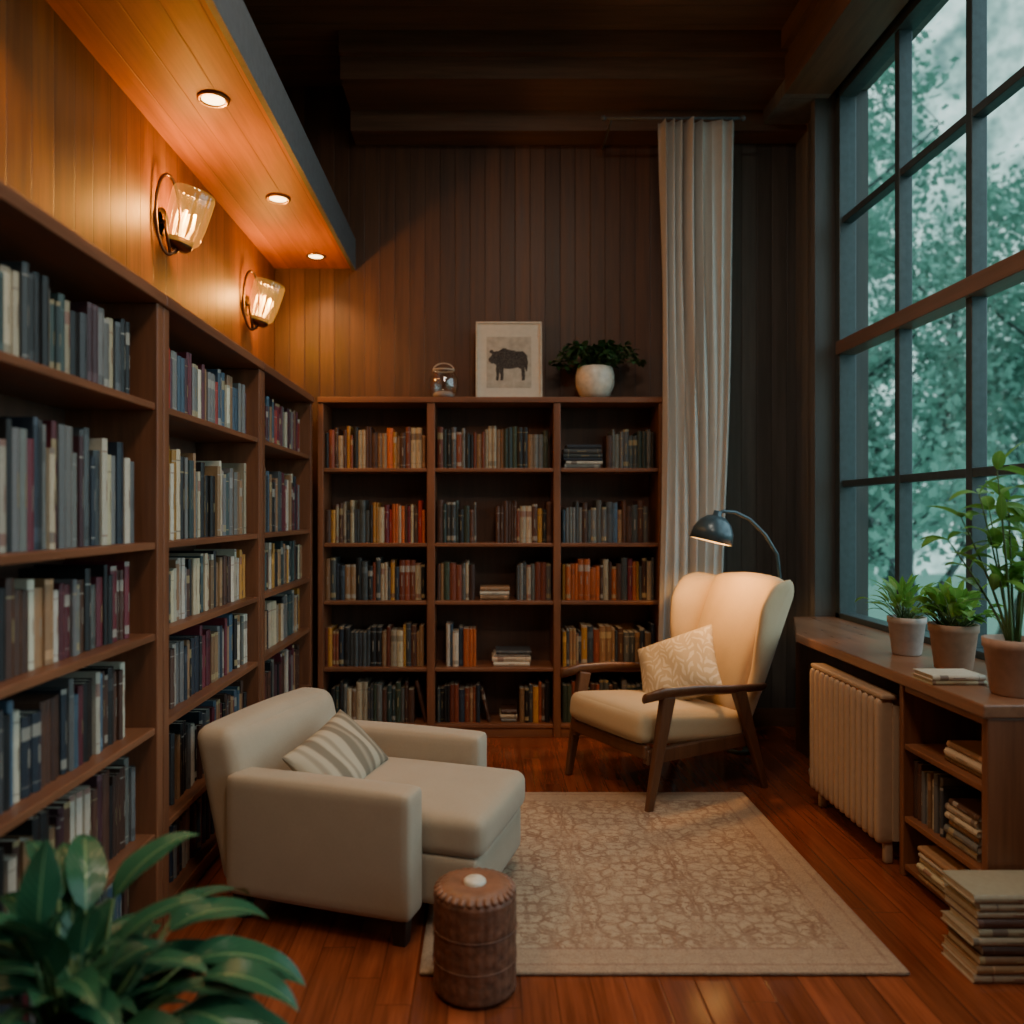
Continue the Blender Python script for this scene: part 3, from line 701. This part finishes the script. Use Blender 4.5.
for i in range(9):
    a=U(0,2*pi); ld=U(.03,.12) if i else .03; H=U(.35,.62)
    if i<4: a=2.6+i*.35; ld=.18-.03*i; H=.36+.08*i
    pts=[Vector((math.cos(a)*(.015+ld*(k/7)**1.3),math.sin(a)*(.015+ld*(k/7)**1.3),.16+H*k/7)) for k in range(8)]
    s.tube(pts,[.006-.0006*k for k in range(8)],6)
    for k in range(3,8):
        for q in range((k%2)+1 if k<7 else 3):
            b=U(0,2*pi); el=U(.1,1.1); m.leaf(pts[k],(math.cos(b)*math.cos(el),math.sin(b)*math.cos(el),math.sin(el)),U(.09,.15),U(.032,.05),U(.5,1.3),7,1)
m.obj('foliage',M_leafB,e); s.obj('stems',M_stem,e)
e=top('potted_plant','trailing dark green plant in a pale round pot on the bookcase','plant',(.705,5.13,ZT+.0005))
MB().lathe([(0,0),(.07,0),(.1,.03),(.122,.09),(.124,.15),(.112,.2),(.105,.205),(.098,.2),(.1,.17),(0,.165)],32).obj('pot',M_white,e)
m=MB();s=MB()
for i in range(44):
    a=U(0,2*pi); rr=U(.1,.33); pts=[]
    for k in range(6):
        t_=k/5; pts.append(Vector((math.cos(a)*rr*t_*(1 if math.cos(a)>0 else .85),max(-.14,min(.12,math.sin(a)*rr*t_*.5)),.17+.18*math.sin(t_*pi*.8)*U(.8,1.2)-(.04*t_))))
    s.tube(pts,.002,5)
    for k in range(1,6):
        for q in range(3):
            b=U(0,2*pi); dd=Vector((math.cos(b),math.sin(b)*.5,U(-.3,.6))); m.leaf(pts[k],dd,U(.04,.065),U(.025,.04),U(.5,1.2),5,1)
m.obj('foliage',M_leafC,e); s.obj('stems',M_stem,e)
# ------------------------------------------------------------ picture
pf=top('picture_frame','pale framed print of a horned animal standing on the bookcase','picture',(.155,5.16,ZT+.001)); pf.rotation_euler=(math.radians(-6),0,0)
w,h=.215,.52
mb=MB().box((-w,-.01,0),(w,.012,.014)).box((-w,-.01,h-.014),(w,.012,h)).box((-w,-.01,.014),(-w+.014,.012,h-.014)).box((w-.014,-.01,.014),(w,.012,h-.014))
mb.obj('frame',M_pframe,pf,bevel=.003); MB().box((-w+.014,.0,.014),(w-.014,.008,h-.014)).obj('mat_board',M_mat,pf)
MB().box((-.145,-.0015,.08),(.145,.0005,.42)).obj('print',M_ink2,pf)
cow=[(-.10,.30),(-.115,.325),(-.10,.335),(-.085,.32),(-.06,.325),(-.035,.345),(0,.335),(.04,.325),(.08,.325),(.105,.30),(.112,.24),(.108,.19),(.1,.19),(.098,.235),(.092,.215),(.092,.13),(.075,.13),(.072,.2),(.055,.215),(.0,.205),(-.03,.21),(-.035,.13),(-.052,.13),(-.055,.2),(-.062,.13),(-.078,.13),(-.075,.225),(-.09,.245),(-.105,.24),(-.118,.255),(-.118,.275)]
rg=[]
for i,(x,z) in enumerate(cow):
    x2,z2=cow[(i+1)%len(cow)]
    for q in range(4):
        f_=q/4; a=U(-.0035,.0035) if q else 0; rg.append(((x+(x2-x)*f_)*1.1+a,-.0022,z+(z2-z)*f_+a))
MB().add(rg,[list(range(len(rg)))]).obj('animal_drawing',M_ink,pf)
# ------------------------------------------------------------ glass jar
j=top('glass_jar','round open clear glass jar with wire handle on the bookcase','jar',(-.265,5.12,ZT+.001))
MB().lathe([(0,0),(.05,0),(.085,.03),(.098,.08),(.092,.13),(.07,.17),(.066,.185),(.063,.185),(.067,.168),(.088,.128),(.094,.08),(.08,.033),(.048,.006),(0,.006)],32).obj('glass_body',M_clear,j)
MB().tube([(.067*math.cos(k*pi/12),.067*math.sin(k*pi/12),.184) for k in range(24)],.004,6,closed=True).obj('rim',M_pframe,j)
MB().lathe([(0,.007),(.06,.01),(.072,.03),(.05,.045),(0,.048)],20).obj('jar_contents',M_clay2,j)
MB().tube([(.068*math.cos(k*pi/12),0,.18+.05*math.sin(k*pi/12)) for k in range(13)],.003,6).obj('handle',M_pframe,j)
# ------------------------------------------------------------ outdoors
tag(MB().box((2.6,-30,-3.2),(70,60,-3.0)).obj('ground',M_grass),'grassy ground outside the window','ground',kind='structure')
def tree_mesh(seed):
    rr=random.Random(seed); tr=MB(); fo=MB(); tips=[]
    def branch(p,d,L,r,dep):
        pts=[p];rad=[r];q=p.copy();dd=d.copy();n=6
        for k in range(n):
            dd=(dd+Vector((rr.uniform(-.22,.22),rr.uniform(-.22,.22),rr.uniform(-.08,.16)))).normalized(); q=q+dd*L/n; pts.append(q.copy()); rad.append(r*(1-.6*(k+1)/n))
            if dep<3 and k>=1:
                for _ in range(2 if dep==0 else 1):
                    a=rr.uniform(0,2*pi); nd=(dd*.6+Vector((math.cos(a),math.sin(a),rr.uniform(-.1,.5)))).normalized(); branch(q.copy(),nd,L*rr.uniform(.24,.34) if dep==0 else L*rr.uniform(.4,.6),rad[-1]*.5,dep+1)
            if dep>=2: tips.append(q.copy())
        tr.tube(pts,rad,6 if dep<2 else 4)
    branch(Vector((0,0,0)),Vector((rr.uniform(-.1,.1),rr.uniform(-.1,.1),1)),9.5,.2,0)
    for tp in tips:
        if rr.random()<.2: continue
        for _ in range(6):
            o=tp+Vector((rr.gauss(0,.2),rr.gauss(0,.2),rr.gauss(0,.18))); a=Vector((rr.gauss(0,1),rr.gauss(0,1),rr.gauss(0,1))).normalized(); b=a.orthogonal().normalized(); s=rr.uniform(.05,.10)
            fo.add([o-a*s,o+b*s*.6,o+a*s,o-b*s*.6],[(0,1,2,3)],0,None,None,False,[(.5,0),(1,.5),(.5,1),(0,.5)])
    return tr.mesh('trunk',M_bark),fo.mesh('foliage',M_treeleaf)
TMs=[tree_mesh(s) for s in (3,8)]
pos=[(6.6,11.2),(8.8,15.6),(9.4,20.5),(14.2,22.5),(6.4,17.2),(12.2,17.2)]
for i,(x,y) in enumerate(pos):
    e=top('tree','leafy tree in hazy dusk light outside the window','tree',(x,y,-3.05),U(0,6),group='trees outside the window'); e.scale=(U(.95,1.1),)*3
    for nme,me in zip(('trunk','foliage'),TMs[i%2]):
        o=bpy.data.objects.new(nme,me); link(o); o.parent=e
# ------------------------------------------------------------ world: overcast dusk with misty woodland tones
w=bpy.data.worlds.new('world'); SC.world=w; w.use_nodes=True; nt=w.node_tree; bg=nt.nodes.get('Background') or nt.nodes.new('ShaderNodeBackground')
tc=nt.nodes.new('ShaderNodeTexCoord')
def wn_(sc,det,ro):
    n=nt.nodes.new('ShaderNodeTexNoise'); n.inputs['Scale'].default_value=sc; n.inputs['Detail'].default_value=det; n.inputs['Roughness'].default_value=ro; nt.links.new(tc.outputs['Generated'],n.inputs['Vector']); return n.outputs[0]
na=wn_(19,4,.62); nb=wn_(55,3,.6)
mm=nt.nodes.new('ShaderNodeMath'); mm.operation='MULTIPLY_ADD'; nt.links.new(nb,mm.inputs[0]); mm.inputs[1].default_value=.55
m2=nt.nodes.new('ShaderNodeMath'); m2.operation='MULTIPLY'; nt.links.new(na,m2.inputs[0]); m2.inputs[1].default_value=.70; nt.links.new(m2.outputs[0],mm.inputs[2])
sp=nt.nodes.new('ShaderNodeSeparateXYZ'); nt.links.new(tc.outputs['Generated'],sp.inputs[0])
m3=nt.nodes.new('ShaderNodeMath'); m3.operation='MULTIPLY_ADD'; nt.links.new(sp.outputs[2],m3.inputs[0]); m3.inputs[1].default_value=.04; nt.links.new(mm.outputs[0],m3.inputs[2])
rp=nt.nodes.new('ShaderNodeValToRGB'); nt.links.new(m3.outputs[0],rp.inputs[0]); nt.links.new(rp.outputs[0],bg.inputs[0])
el=rp.color_ramp.elements; el[0].position=.50; el[0].color=(.09,.18,.17,1); el[1].position=.78; el[1].color=(.52,.70,.67,1); q=el.new(.62); q.color=(.22,.37,.34,1)
bg.inputs[1].default_value=2.3
light('SUN','overcast_sky_light',(6,2,6),2.8,(.66,.83,1.0),None,math.radians(80),(math.radians(0),math.radians(62),math.radians(-12)))
for k,(x,y) in enumerate(((.4,.6),(.4,2.6))):  # unseen area lights added as soft room fill, shaped like ceiling fixtures
    D=top('fill_light','added flat round fill light under the ceiling','ceiling light',(x,y,ZC),group='added fill lights')
    MB().lathe([(0,-.05),(.2,-.045),(.24,-.02),(.24,0)],32).obj('fill_diffuser',M_white,D)
    light('AREA','fill_area_light',(0,0,-.07),(42,29)[k],(1,.80,.62),D,.6)
